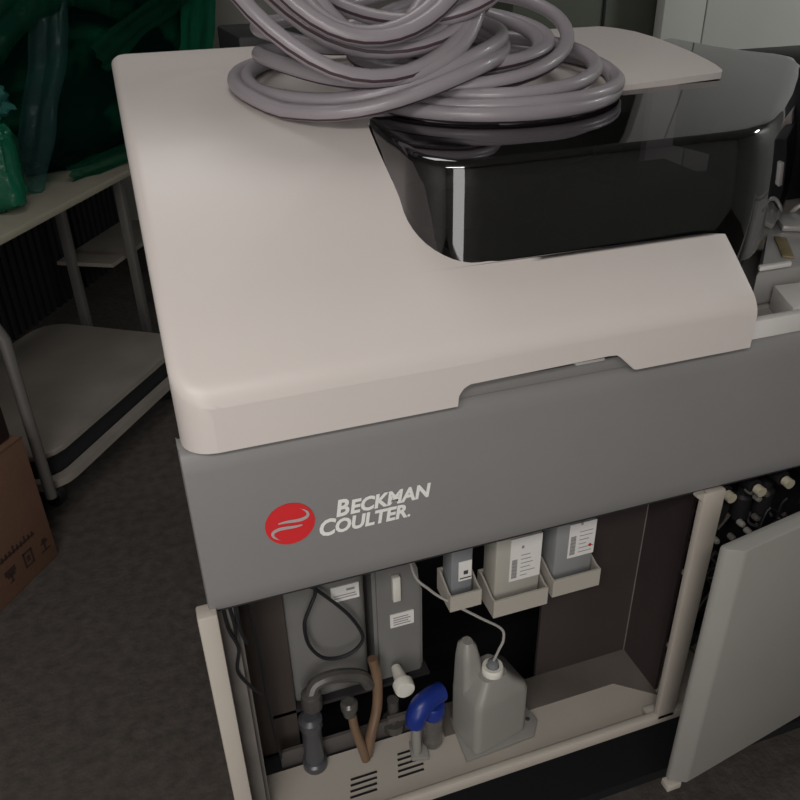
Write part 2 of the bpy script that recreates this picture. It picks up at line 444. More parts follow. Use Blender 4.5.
# left wall structure inside the compartment
cab = B(); box(cab, .005, .03, .272, .024, .045, .745); box(cab, .024, .045, .272, .030, .16, .745); obj('inner_rail', cab, stripm, AN)
cab = B(); box(cab, .030, .16, .262, .098, .17, .745); obj('inner_side_plate', cab, mat('brown_grey_plate', (.055,.043,.037), .6, var=.15), AN)
for k, pts in enumerate(([(.012,.028,.74),(.014,.024,.70),(.022,.026,.66),(.016,.027,.62),(.03,.03,.58),(.042,.05,.54)], [(.026,.03,.745),(.028,.026,.69),(.034,.03,.66)], [(.018,.03,.745),(.022,.026,.70),(.020,.028,.67)], [(.04,.06,.745),(.046,.07,.66),(.05,.08,.56),(.052,.1,.45),(.06,.12,.3)])):
    bm = B(); tube(bm, spline(pts, 6), .0022, 8); obj('wire', bm, blackm, AN)
# casters
for x in (.06, W-.06):
    for y in (.08, .62):
        bm = B(); lathe(bm, [(.028,-.012),(.03,-.008),(.03,.008),(.028,.012)], (x, y, .030), 20, 'x'); box(bm, x-.018, y-.02, .035, x+.018, y+.02, .055); obj('caster', bm, darkm, AN)
# machine access door standing ajar
dx, dy = .645, -.110; ang = math.radians(8.7)
bm = B(); ca, sa = math.cos(ang), math.sin(ang)
def dp(u, v): return (dx+u*ca-v*sa, dy+u*sa+v*ca)
prism(bm, [dp(.022,-.004), dp(.772,-.004), dp(.772,.022), dp(.0,.022), dp(.0,.012)], .254, .738, .004)
door = obj('access_door', bm, mat('door_grey_white', (.27, .262, .245), .5, var=.03), AN)
bm = B(); p = dp(.76, .03); box(bm, p[0]-.012, p[1]-.012, .45, p[0]+.02, p[1]+.03, .52); obj('hinge', bm, darkm, door)
p = dp(.004, .012); bm = B(); box(bm, p[0]-.010, p[1]-.008, .238, p[0]+.016, p[1]+.010, .252, .002); obj('door_foot', bm, framem, door)

# valve bay right of the post
bm = B(); box(bm, .722, .17, .27, W-.01, .18, .745); obj('valve_board', bm, mat('valve_board', (.018,.015,.018), .6), AN)
for cx, cz in ((.788, .677), (.845, .674), (.899, .676), (.955, .676), (1.01, .676)):
    bm = B(); lathe(bm, [(.0115, -.02), (.0115, 0), (.0095, .002)], (cx, .068, cz-.0), 20, 'y'); 
    bm2 = B(); lathe(bm2, [(.0085, 0), (.0085, .012), (.004, .012)], (cx, .05, cz-.001), 20, 'y'); 
    bm.free(); bm = B(); lathe(bm, [(.0125, 0), (.0125, .06)], (cx, .066, cz), 20, 'y')
    s = obj('valve', bm, darkm, AN); c = obj('valve_cap', bm2, capm, s)
for k in range(34):
    x = random.uniform(.735, 1.05); z = random.uniform(.36, .655); y = random.uniform(.07, .14)
    pts = [(x, y, z)]
    for j in range(4): pts.append((pts[-1][0]+random.uniform(-.05, .05), y+random.uniform(-.02, .02), pts[-1][2]+random.uniform(-.09, .05)))
    pts = [(max(.73, a), b, max(.285, c)) for a, b, c in pts]
    bm = B(); tube(bm, spline(pts, 5), random.choice((.0018, .0024, .003)), 7)
    obj('bay_tube', bm, random.choice((darkm, blackm, innerm, mat('smoke_tube', (.10,.095,.10), .3))), AN)
for k in range(16):
    x = .735+.022*(k % 8)+random.uniform(-.004, .004); z = (.647 if k < 8 else .585)+random.uniform(-.018, .018)
    bm = B(); lathe(bm, [(.004,0),(.0055,.003),(.0055,.012),(.003,.014)], (x, .062+random.uniform(0,.03), z), 10, 'y')
    obj('fitting', bm, random.choice((mat('pale_fitting', (.36,.34,.32), .4), innerm, mat('pale_fitting', (.36,.34,.32), .4), stripm)), AN)
for cx, cz in ((.732,.665),(.727,.543),(.728,.378)):
    bm = B(); lathe(bm, [(.004,0),(.0048,.003),(.0048,.01)], (cx, .045, cz), 10, 'y'); obj('fitting', bm, mat('pale_fitting', (.36,.34,.32), .4), AN)
for cx in (.775, .815, .86, .905):
    bm = B(); lathe(bm, [(.014,0),(.016,.004),(.016,.045),(.011,.05),(.011,.065)], (cx, .10, .585), 16); obj('pump_body', bm, darkm, AN)

# right hand rack area: sunken pale deck behind the band
bm = B(); box(bm, .70, .03, .955, W-.01, .69, .968); obj('rack_deck', bm, deckm, AN)
bm = B(); box(bm, .705, .012, .968, .7985, .026, 1.002, .002); obj('rack_rail', bm, trayw, AN)
bm = B(); box(bm, .80, .012, .968, 1.40, .026, .997, .002); obj('rack_rail', bm, trayw, AN)
bm = B(); prism(bm, [(.792,.029),(.890,.029),(.900,.098),(.826,.104)], .968, 1.002, .003); obj('rack_guide', bm, trayw, AN)
bm = B(); prism(bm, [(1.14,.37),(1.41,.37),(1.41,.62),(1.39,.62)], .968, 1.13, .004); prism(bm, [(1.20,.52),(1.42,.52),(1.42,.69),(1.16,.69)], .968, 1.235, .008); obj('rear_module', bm, blackm, AN)
bm = B(); prism(bm, [(1.27,.48),(1.40,.48),(1.40,.61)], 1.13, 1.165, .003); obj('module_top', bm, mat('warm_pale', (.45,.40,.38), .5), AN)
bm = B(); box(bm, 1.15, .352, 1.04, 1.19, .370, 1.085, .002); obj('module_switch', bm, trayw, AN)
bm = B(); tube(bm, spline([(1.03,.31,1.0),(1.035,.30,1.035),(1.07,.28,1.045),(1.13,.24,1.02),(1.2,.2,1.0)], 6), .004, 8); obj('module_cable', bm, cleartube, AN)

# ---------------------------------------------------------------- things on the rack deck
RK = thing('sample_rack', 'translucent grey rack block with an amber strip in the open bay right of the lid', 'rack', (.96, .27, .968), math.radians(-8))
PINV[RK.name] = (Matrix.Translation((.96, .27, .968)) @ Matrix.Rotation(math.radians(-8), 4, 'Z')).inverted()
bm = B(); prism(bm, [(.800,.113),(.880,.113),(1.13,.26),(1.10,.31),(.985,.300),(.955,.268)], .9685, 1.020, .006); prism(bm, [(.96,.245),(1.0,.225),(1.12,.28),(1.09,.305),(.99,.295)], 1.020, 1.030, .003); obj('rack_body', bm, rackm, RK)
bm = B(); prism(bm, [(.876,.150),(.888,.138),(.940,.212),(.928,.226)], 1.0200, 1.0235, .001); obj('amber_strip', bm, yellowm, RK)
bm = B(); prism(bm, [(.806,.115),(.862,.115),(.866,.124),(.811,.125)], 1.0200, 1.027, .002); obj('rack_ridge', bm, trayw, RK)

# ---------------------------------------------------------------- inside the left compartment
def jug(name, label, cat, x0, x1, y0, y1, z0, z1, m, neck=None, group=None, bev=.016):
    t = thing(name, label, cat, ((x0+x1)/2, (y0+y1)/2, z0), 0, group, world=True)
    bm = B(); box(bm, x0, y0, z0, x1, y1, z1, bev, 3); obj('body', bm, m, t)
    return t
# supports under the tanks (machine parts)
bm = B(); box(bm, .06, .16, .345, .33, .40, .352); obj('tank_platform', bm, darkm, AN)
TK = jug('waste_tank', 'wide milky translucent tank hung inside the left of the open cabinet', 'tank', .095, .2275, .165, .33, .3525, .70, tankm)
bm = B(); box(bm, .172, .1625, .560, .216, .1645, .590); lab = obj('tank_label', bm, whitem, TK, smooth=False)
bm = B(); box(bm, .196, .1618, .579, .209, .1624, .583); box(bm, .176, .1618, .566, .212, .1624, .5675); box(bm, .176, .1618, .571, .210, .1624, .5725); obj('label_print', bm, greyink, lab, smooth=False)
T2 = thing('buffer_tank', 'narrow milky tank with a small label and sloped shoulder, right of the wide tank', 'tank', (.28, .24, .353), 0, world=True)
bm = B()
v = [(.238,.353),(.318,.353),(.321,.36),(.321,.540),(.306,.585),(.300,.64),(.238,.64)]
a = [bm.verts.new((x, .165, z)) for x, z in v]; b = [bm.verts.new((x, .32, z)) for x, z in v]
bm.faces.new(a); bm.faces.new(list(reversed(b)))
for i in range(len(v)): bm.faces.new((a[i], b[i], b[(i+1) % len(v)], a[(i+1) % len(v)]))
bmesh.ops.bevel(bm, geom=list(bm.edges), offset=.006, segments=2, affect='EDGES'); obj('body', bm, tankm, T2)
bm = B(); box(bm, .2640, .1625, .474, .3040, .1645, .502); lab = obj('tank_label', bm, whitem, T2, smooth=False)
bm = B()
for k in range(4): box(bm, .269, .1618, .479+.005*k, .298-.004*(k % 2), .1624, .4807+.005*k)
obj('label_print', bm, greyink, lab, smooth=False)
bm = B(); prism(bm, [(.268,.155),(.281,.155),(.281,.165),(.268,.165)], .535, .585, .002); obj('handle_clip', bm, whitecap, T2)
bm = B(); lathe(bm, [(.0155,0),(.017,.004),(.017,.016),(.012,.02),(.008,.05)], (.268, .104, .392), 20, 'y'); obj('drain_cap', bm, whitecap, T2)
# black cable loop
bm = B()
lp = [(.135,.155,.72),(.142,.152,.64),(.147,.150,.605),(.136,.148,.578),(.125,.147,.548),(.128,.146,.505),(.145,.146,.472),(.168,.146,.460),(.195,.146,.464),(.212,.146,.482),(.211,.147,.503),(.195,.148,.540),(.172,.150,.575),(.147,.153,.607),(.134,.155,.625),(.128,.156,.72)]
tube(bm, spline(lp, 8), .0029, 8)
tag(obj('cable', bm, blackm), 'black cable hanging in a teardrop loop in front of the wide tank', 'cable')
# dark filter column left, fittings and tubes under the tanks (machine plumbing)
bm = B(); lathe(bm, [(.018,0),(.020,.004),(.020,.015),(.016,.018),(.016,.095),(.019,.1),(.019,.115),(.012,.12)], (.112, .11, .270), 20); obj('filter_column', bm, mat('dark_filter', (.06,.062,.07), .3), AN)
bm = B(); lathe(bm, [(.016,0),(.018,.006),(.016,.03),(.010,.034)], (.120, .125, .392), 16); tube(bm, spline([(.12,.125,.42),(.13,.13,.435),(.16,.13,.44),(.20,.13,.425),(.215,.128,.40)], 6), .011, 10); obj('drain_elbow', bm, mat('smoky_fitting', (.085,.08,.074), .25, var=.2, nscale=30, trans=.2), AN)
bm = B(); tube(bm, spline([(.224,.135,.450),(.228,.128,.41),(.222,.115,.36),(.205,.10,.315),(.196,.095,.276)], 8), .0085, 12); obj('drain_tube', bm, tubem, AN)
bm = B(); tube(bm, spline([(.178,.11,.375),(.180,.10,.34),(.188,.092,.30),(.192,.09,.274)], 8), .0075, 12); obj('drain_tube', bm, tubem, AN)
bm = B(); lathe(bm, [(.008,0),(.011,.004),(.011,.014),(.014,.018),(.014,.028),(.009,.032)], (.175, .108, .368), 16); obj('tube_fitting', bm, mat('smoky_fitting', (.085,.08,.074), .25), AN)
bm = B(); lathe(bm, [(.018,0),(.02,.004),(.02,.02)], (.255, .135, .270), 18); lathe(bm, [(.010,.02),(.010,.07)], (.255, .135, .270), 14); obj('tube_fitting', bm, mat('smoky_fitting', (.085,.08,.074), .25), AN)
bm = B(); box(bm, .06, .128, .262, .34, .134, .30); box(bm, .24, .115, .31, .32, .122, .32); obj('bracket', bm, mat('bracket_grey', (.09,.08,.075), .5), AN)
# pale base piece and clear bowl with blue head
FL = thing('water_filter', 'small clear filter bowl with a bright blue head on the cabinet shelf', 'filter', (.303, .093, .270), 0, world=True)
bm = B(); lathe(bm, [(.004,0),(.014,.002),(.0165,.008),(.0165,.068),(.015,.072)], (.306, .083, .2712), 24); obj('filter_bowl', bm, mat('clear_bowl', (.22,.21,.20), .15, trans=.6), FL)
bm = B(); tube(bm, spline([(.272,.072,.350),(.275,.073,.368),(.286,.078,.380),(.305,.086,.382),(.325,.093,.380)], 6), lambda t: .0160+.002*math.sin(PI*t), 14); lathe(bm, [(.017,0),(.019,.004),(.019,.024),(.017,.028)], (.307, .083, .343), 20); obj('filter_head', bm, bluem, FL)
bm = B(); lathe(bm, [(.006,0),(.008,.01),(.0075,.078)], (.274, .072, .2712), 14); prism(bm, [(.262,.062),(.29,.055),(.296,.09),(.268,.095)], .2712, .279, .002); obj('filter_leg', bm, bottlem, FL)
# jug bottle with ring cap on a square foot plate
BO = thing('jug_bottle', 'squat milky bottle with a white ring cap standing on the cabinet shelf', 'bottle', (.425, .07, .270), 0, world=True)
bm = B()
lv = [(.2775,0,0),(.281,.004,0),(.335,.004,0),(.352,.0,0),(.364,.006,.004),(.388,.016,.010),(.398,.024,.016)]
out = [(.372,.028),(.374,.1125),(.478,.112),(.476,.028)]
def rr(x0,x1,y0,y1,r,n=5):
    o=[]
    for cx,cy,a0 in ((x1-r,y0+r,-PI/2),(x1-r,y1-r,0),(x0+r,y1-r,PI/2),(x0+r,y0+r,PI)):
        for k in range(n+1):
            a=a0+PI/2*k/n; o.append((cx+r*math.cos(a),cy+r*math.sin(a)))
    return o
def taper(bm, levels):
    rings = []
    for z, x0, x1, y0, y1, r in levels:
        q = [(x*math.cos(BA)-y*math.sin(BA)+.405, x*math.sin(BA)+y*math.cos(BA)+.078) for x, y in rr(x0, x1, y0, y1, r)]
        rings.append([bm.verts.new((x, y, z)) for x, y in q])
    for a_, b_ in zip(rings, rings[1:]):
        n = len(a_)
        for k in range(n): bm.faces.new((a_[k], a_[(k+1) % n], b_[(k+1) % n], b_[k]))
    bm.faces.new(list(reversed(rings[0]))); bm.faces.new(rings[-1])
BA = math.radians(12)
taper(bm, [(.2775,-.050,.048,-.036,.036,.012),(.281,-.053,.051,-.039,.039,.012),(.380,-.053,.051,-.039,.039,.012),(.393,-.050,.046,-.037,.037,.012),(.410,-.040,.026,-.032,.030,.012),(.424,-.030,.016,-.026,.024,.012)])
obj('body', bm, bottlem, BO)
bm = B(); taper(bm, [(.385,-.052,-.014,-.005,.038,.010),(.450,-.050,-.018,.000,.037,.010),(.474,-.047,-.022,.006,.035,.009),(.481,-.042,-.026,.012,.030,.007)]); obj('rear_grip', bm, bottlem, BO)
bm = B(); prism(bm, [(.345,.030),(.470,.036),(.490,.062),(.478,.118),(.350,.116)], .2705, .2775, .002); obj('foot_plate', bm, bottlem, BO)
bm = B(); lathe(bm, [(.004,.0),(.004,.001)], (.474,.068,.2775), 10); obj('plate_screw', bm, inkm, BO)
nk = (.402, .068, .420)
bm = B(); lathe(bm, [(.0165,0),(.0175,.002),(.0175,.014),(.016,.017),(.0105,.017),(.0105,.012)], nk, 28, close=False); obj('ring_cap', bm, whitecap, BO)
bm = B(); lathe(bm, [(.010,.0),(.010,.012),(.008,.024),(.004,.026)], (nk[0], nk[1], nk[2]+.002), 20); obj('stopper', bm, mat('grey_stopper', (.16,.17,.18), .25), BO)
bm = B(); tube(bm, spline([(.402,.068,.445),(.412,.069,.468),(.420,.072,.483),(.418,.077,.503),(.385,.085,.53),(.341,.10,.563),(.312,.11,.589),(.288,.12,.628),(.280,.13,.742)], 7), .0022, 8)
tag(obj('tubing', bm, cleartube), 'thin clear tubing running from the stoppered bottle up behind the grey band', 'tubing')
# hanging reagent trays and bottles
def tray(x0, x1, y0, y1, z0, h, back, m):
    bm = B(); t = .003
    box(bm, x0+t, y0, z0, x1-t, y1, z0+t)
    # walls, sides swept up at the back
    for xa, xb in ((x0, x0+t), (x1-t, x1)):
        v = [(y0, z0), (y1, z0), (y1, z0+back), (y0+.045, z0+back), (y0+.012, z0+h), (y0, z0+h)]
        a = [bm.verts.new((xa, y, z)) for y, z in v]; b = [bm.verts.new((xb, y, z)) for y, z in v]
        bm.faces.new(a); bm.faces.new(list(reversed(b)))
        for i in range(len(v)): bm.faces.new((a[i], b[i], b[(i+1) % 6], a[(i+1) % 6]))
    box(bm, x0+t, y0, z0+t, x1-t, y0+t, z0+h); box(bm, x0+t, y1-t, z0+t, x1-t, y1, z0+back)
    return obj('bottle_tray', bm, m, AN, angle=30)
creamt = mat('tray_cream', (.42, .39, .345), .4)
specs = [(.337, .388, .090, .145, .553, .030, 'small'), (.407, .500, .085, .148, .521, .034, 'mid'), (.508, .592, .085, .148, .531, .034, 'end')]
labs = ['small blue-grey reagent bottle with a dark square mark, leftmost hanging tray', 'cream reagent bottle with a barcode label in the middle hanging tray', 'grey reagent bottle with a barcode and a red dot in the rightmost hanging tray']
for (x0, x1, y0, y1, z0, h, kd), lb in zip(specs, labs):
    tray(x0, x1, y0, y1, z0, h, h+.012, creamt)
    t = thing('reagent_bottle', lb, 'bottle', ((x0+x1)/2, (y0+y1)/2, z0+.003), 0, 'reagent bottles in the hanging trays', world=True)
    bx0, bx1, by0, by1 = x0+.006, x1-.009, y0+.014, y1-.004
    bm = B(); box(bm, bx0, by0, z0+.0035, bx1, by1, .66, .005, 2)
    lathe(bm, [(.012,.66),(.012,.685)], ((bx0+bx1)/2, (by0+by1)/2, 0), 16)
    obj('body', bm, {'small': mat('blue_grey_bottle', (.20,.21,.22), .4), 'mid': mat('cream_bottle', (.38,.36,.32), .4), 'end': mat('grey_bottle', (.24,.245,.25), .4)}[kd], t)
    lx0, lx1 = {'small': (bx0+.012, bx1-.003), 'mid': (bx0+.024, bx1-.002), 'end': (bx0+.022, bx1-.001)}[kd]
    lz0, lz1 = {'small': (.598, .635), 'mid': (.575, .658), 'end': (.592, .658)}[kd]
    bm = B(); box(bm, lx0, by0-.0012, lz0, lx1, by0-.0002, lz1); lab = obj('bottle_label', bm, whitem, t, smooth=False)
    y = by0-.0018; bm = B()
    if kd == 'small': box(bm, lx0+.008, y, lz0+.012, lx0+.015, y+.0005, lz0+.019); box(bm, lx0+.002, y, lz0+.004, lx0+.02, y+.0005, lz0+.006)
    else:
        for k in range(16):
            zz = lz0+.006+.0023*k
            box(bm, lx0+.003, y, zz, lx0+.012, y+.0005, zz+(.0014 if k % 3 else .0019))
        for k in range(6): box(bm, lx0+.018, y, lz0+.008+.008*k, lx0+.018+random.uniform(.010, .026), y+.0005, lz0+.0092+.008*k)
        box(bm, lx0+.018, y, lz0+.062, lx0+.022, y+.0005, lz0+.067)
    obj('label_print', bm, greyink if kd != 'small' else inkm, lab, smooth=False)
    if kd == 'end':
        bm = B(); disc(bm, lx1-.008, lz0+.018, .0028, .0028, y-.0002, 16); obj('red_dot', bm, redink, lab, smooth=False)

# ---------------------------------------------------------------- hoses on the lid
def coil(loops, r, turns_pts=48):
    """loops: (cx, cy, zfront, Rx, Ry, tilt_back, tilt_right, phase) blended turn to turn"""
    pts = []
    n = len(loops)
    for i in range(n):
        A = loops[i]; Bq = loops[min(n-1, i+1)]
        for k in range(turns_pts):
            t = k/turns_pts; s = t*t*(3-2*t)
            L = [a+(b-a)*s for a, b in zip(A, Bq)]
            cx, cy, z, rx, ry, tb, tr, rot = L
            a = 2*PI*t + PI*.45
            u, v = rx*math.cos(a), ry*math.sin(a)
            x = u*math.cos(rot)-v*math.sin(rot); y = u*math.sin(rot)+v*math.cos(rot)
            tilt = math.tan(tb)
            yt = (y+ry)*math.cos(tb)-ry
            pts.append(Vector((cx+x, cy+yt, z+(y+ry)*math.sin(tb)+x*math.tan(tr))))
    return pts
def floor_z(x, y, r):
    if x < .292 or y > .278+.11*(x-.292)*1.0: return prof(min(.76, max(0, y)))+r
    return gz(y)+r if y > .09 else 1.21+r
def settle(pts, r):
    return [Vector((p.x, p.y, max(p.z, floor_z(p.x, p.y, r)+.001))) for p in pts]
HR = .0098
hl = [(.335,.405,1.246,.186,.175,.03,0,0), (.342,.405,1.256,.178,.175,.05,.0,.1), (.36,.42,1.270,.160,.165,.08,.02,.4), (.285,.42,1.276,.170,.195,.95,-.20,.0),
      (.305,.43,1.288,.165,.185,.75,-.26,.20), (.39,.44,1.300,.095,.150,.45,.10,.5), (.37,.43,1.305,.125,.195,1.05,.22,.55), (.33,.44,1.290,.150,.125,.16,.0,.0), (.35,.45,1.325,.085,.165,.65,.0,-.5), (.31,.43,1.32,.15,.18,.95,-.1,.1)]
pts = settle(coil(hl, HR), HR)
def over(p):                              # the left pile rides up over the right-hand coil
    k = max(0, min(1, (p.x-.22)/.26)); low = 1
    return Vector((p.x, p.y, p.z+.042*k*k*(3-2*k)*low))
pts = [over(p) for p in pts]
bm = B(); tube(bm, pts, HR, 16, stripe=1, twist=.35)
hoseA = tag(obj('hose', bm, [hosem, hosestripe], angle=80), 'grey plastic hose piled in many tall loops on the middle of the cream lid', 'hose')
hr = [(.500,.360,1.238,.185,.160,.02,0,.3), (.505,.365,1.247,.180,.160,.03,0,.35), (.520,.375,1.256,.165,.160,.05,.0,.2), (.485,.385,1.270,.150,.150,.10,.06,.5), (.470,.42,1.285,.175,.130,.26,.10,.6), (.47,.42,1.29,.11,.13,.2,.0,.1)]
pts = settle(coil(hr, HR), HR)
bm = B(); tube(bm, pts, HR, 16, stripe=1, twist=.5)
tag(obj('hose', bm, [hosem, hosestripe], angle=80), 'grey plastic hose coiled low over the smoked cover, right-hand coil', 'hose')

# ---------------------------------------------------------------- background, left
# table
TB = thing('table', 'cream topped table at the left behind the machine, carrying green wrapped bundles', 'table', (-.03, 2.30, 0), math.radians(61.4))
bm = B(); box(bm, -1.28, .0, .728, .62, .95, .752, .004); obj('tabletop', bm, woodm, TB)
for x, y in ((-1.22,.06),(.07,.075),(-.05,.26),(.55,.06),(-1.22,.88),(.55,.88),(-.30,.88)):
    bm = B(); box(bm, x-.016, y-.016, 0, x+.016, y+.016, .728, .003); obj('leg', bm, legm, TB)
bm = B(); box(bm, -.04, .10, .40, .50, .33, .415); obj('undershelf', bm, cartm, TB)
bm = B(); box(bm, -1.0, .35, .24, .5, .36, .728)
for k in range(36): box(bm, -1.0+.042*k, .338, .24, -.984+.042*k, .35, .728)
obj('under_table_shade', bm, blackm, TB)  # black slatted panel stands in for the shade under the table
# low trolley in front of the table
CT = thing('platform_trolley', 'low grey two-deck trolley on small wheels in front of the table', 'trolley', (-.37, 1.27, 0), math.radians(56))
def rrect(x0, y0, x1, y1, r): return rr(x0, x1, y0, y1, r)
bm = B(); prism(bm, rrect(.02, .02, .84, .62, .09), .205, .222, .003); obj('deck', bm, cartm, CT)
bm = B()
o1 = rrect(0, 0, .86, .64, .11); o2 = rrect(.03, .03, .83, .61, .085)
for z0, z1 in ((.115, .140),):
    a = [bm.verts.new((x, y, z0)) for x, y in o1]; b = [bm.verts.new((x, y, z1)) for x, y in o1]; c = [bm.verts.new((x, y, z1)) for x, y in o2]; d = [bm.verts.new((x, y, z0)) for x, y in o2]
    n = len(o1)
    for i in range(n):
        j = (i+1) % n
        for p, q in ((a, b), (b, c), (c, d), (d, a)): bm.faces.new((p[i], p[j], q[j], q[i]))
obj('bumper_rim', bm, cartm, CT)
bm = B(); prism(bm, rrect(.035, .035, .825, .605, .08), .118, .205, .0); obj('inner_box', bm, blackm, CT)
for x, y in ((.10,.10),(.76,.10),(.10,.54),(.76,.54)):
    bm = B(); lathe(bm, [(.036,-.014),(.04,-.01),(.04,.01),(.036,.014)], (x, y, .04), 20, 'x'); box(bm, x-.022, y-.006, .045, x-.016, y+.03, .118); box(bm, x+.016, y-.006, .045, x+.022, y+.03, .118); obj('caster', bm, blackm, CT)
bm = B(); tube(bm, [(.005,.012,.115),(.005,.012,.60),(.005,.028,.64),(.005,.61,.64),(.005,.628,.60),(.005,.628,.115)] , .016, 12); obj('push_handle', bm, legm, CT)
# cardboard boxes
BX = thing('cardboard_box', 'brown cardboard box with dark printed handling symbols, on the floor at the left', 'box', (-.380, 1.165, 0), math.radians(54))
bm = B(); box(bm, -.50, .0, 0, .0, .36, .385, .003); obj('carton', bm, cardm, BX)
# printed marks (face y=0)
def glyph(bm, kind, u, v, s):
    y0, y1 = -.0012, -.0004
    P = lambda a, b, c, d: box(bm, u+a*s, y0, v+b*s, u+c*s, y1, v+d*s)
    if kind == 0: P(.0,.55,.8,.9); P(.12,.35,.68,.6); P(.34,.0,.46,.5); P(.2,.0,.5,.08)      # glass
    if kind == 1: P(0,0,.12,1); P(.6,0,.72,1); P(0,0,.7,.12); P(0,.88,.7,1); P(.25,.3,.48,.7)
    if kind == 2: P(.3,0,.44,.75); P(.1,.5,.64,.66); P(.22,.66,.52,.84); P(0,0,.75,.1)
for kind, u in ((0, -.178), (1, -.112), (2, -.052)):
    bm = B(); glyph(bm, kind, u, .046, .046); obj('printed_symbol', bm, cardink, BX, smooth=False)
bm = B(); box(bm, -.190, -.0012, .118, -.055, -.0004, .124)
for k in range(10): box(bm, -.188+.0135*k, -.0012, .116, -.182+.0135*k, -.0004, .132+.006*(k in (0, 4, 7)))
obj('printed_line', bm, cardink, BX, smooth=False)
bm = B(); box(bm, -.5, -.0008, .383, 0, .001, .3865); obj('tape_edge', bm, mat('dark_tape', (.10,.055,.035), .6), BX)
bm = B(); box(bm, -.47, .02, .3875, -.012, .34, .60, .008)
o = tag(obj('storage_box', bm, mat('maroon_box', (.022,.012,.012), .6)), 'dark maroon box stacked on top of the brown cardboard box', 'box'); o.location = (-.380, 1.165, 0); o.rotation_euler = (0, 0, math.radians(54))

# green film wrapped bundle
def lump(sx, sy, sz, amp, seed, e=.35, n=40, m=26):
    bm = B(); rows = []
    def sp(c, p): return math.copysign(abs(c)**p, c)
    for j in range(m+1):
        ph = -PI/2+PI*j/m; row = []
        for k in range(n):
            th = 2*PI*k/n
            p = Vector((sp(math.cos(ph), e)*sp(math.cos(th), e), sp(math.cos(ph), e)*sp(math.sin(th), e), sp(math.sin(ph), e)))
            d = 1+amp*noise.fractal(p*1.7+Vector((seed, 0, 0)), .8, 2.1, 4)
            row.append(bm.verts.new((p.x*sx*d, p.y*sy*d, max(-sz, p.z*sz*d)+sz)))
        rows.append(row)
    for a, b in zip(rows, rows[1:]):
        for k in range(n): bm.faces.new((a[k], a[(k+1) % n], b[(k+1) % n], b[k]))
    bmesh.ops.remove_doubles(bm, verts=bm.verts, dist=.002)
    return bm
WB = thing('wrapped_bundle', 'large dark bundle wrapped in green stretch film on the table at the left', 'bundle', (-.16, 2.76, .7525), math.radians(50))
obj('bundle', lump(.68, .24, .36, .10, 3), bodym, WB)
obj('film_wrap', lump(.70, .262, .378, .13, 3.1, n=72, m=44), film_patch(), WB, angle=180)
def strand(pts, w, m, name, parent, seed, tilt=(0, -1, .2)):
    """a crumpled band of film laid over the bundle"""
    bm = B(); P = spline(pts, 8); n = len(P); K = 9; rows = []
    for i, p in enumerate(P):
        t = (P[min(n-1, i+1)]-P[max(0, i-1)]).normalized(); nn = Vector(tilt).normalized(); s = t.cross(nn).normalized()
        row = []
        for k in range(K):
            u = (k/(K-1)-.5)*2*w*(1+.25*noise.noise(Vector((seed, i*.15, 0))))
            d = .012*noise.noise(Vector((k*.9+seed, i*.25, seed)))+.008*math.sin(k*1.9+seed)
            row.append(bm.verts.new(p+s*u+nn*d))
        rows.append(row)
    for a, b in zip(rows, rows[1:]):
        for k in range(K-1): bm.faces.new((a[k], a[k+1], b[k+1], b[k]))
    bmesh.ops.solidify(bm, geom=list(bm.faces), thickness=.002)
    return obj(name, bm, m, parent, angle=180)
strand([(-.64,-.30,.02),(-.52,-.31,.22),(-.40,-.31,.45),(-.29,-.30,.76)], .075, clearfilm, 'film_band', WB, 1)
strand([(-.20,-.32,.36),(.02,-.31,.44),(.28,-.30,.52),(.64,-.27,.66)], .045, filmm, 'film_band', WB, 5)
strand([(-.66,-.31,.46),(-.45,-.31,.58),(-.25,-.30,.60),(-.05,-.29,.56)], .08, filmm, 'film_band', WB, 9)
strand([(.40,-.30,.30),(.48,-.29,.48),(.55,-.27,.62),(.60,-.26,.76)], .10, film_mat('dense_green_film', (.012, .20, .11), (.2,.5,.4), .8), 'film_band', WB, 12)
strand([(-.45,-.32,.02),(-.1,-.32,.04),(.15,-.32,.04),(.5,-.3,.03)], .03, filmm, 'film_band', WB, 17)
o = tag(obj('wrapped_parcel', lump(.11, .10, .13, .18, 8), film_mat('green_bag', (.008, .12, .065), (.1,.4,.25), .8)), 'small bright green plastic-wrapped parcel at the far left edge of the table', 'parcel'); o.location = (-.425, 1.95, .7525)
o = tag(obj('film_ball', lump(.085, .07, .06, .35, 13, .8), film_mat('teal_bag', (.03, .15, .13), (.2,.5,.4), .8)), 'crumpled ball of clear teal film sitting on the green parcel', 'film'); o.location = (-.40, 1.95, 1.012)

# background, behind the machine
bm = B(); box(bm, .225, .86, 0, .50, 1.16, 1.290, .006)
tag(obj('equipment_case', bm, blackm), 'black case standing close behind the machine lid, seen through the hose loops', 'case')
bm = B(); box(bm, -.10, 0, 0, 2.5, .04, 2.3)
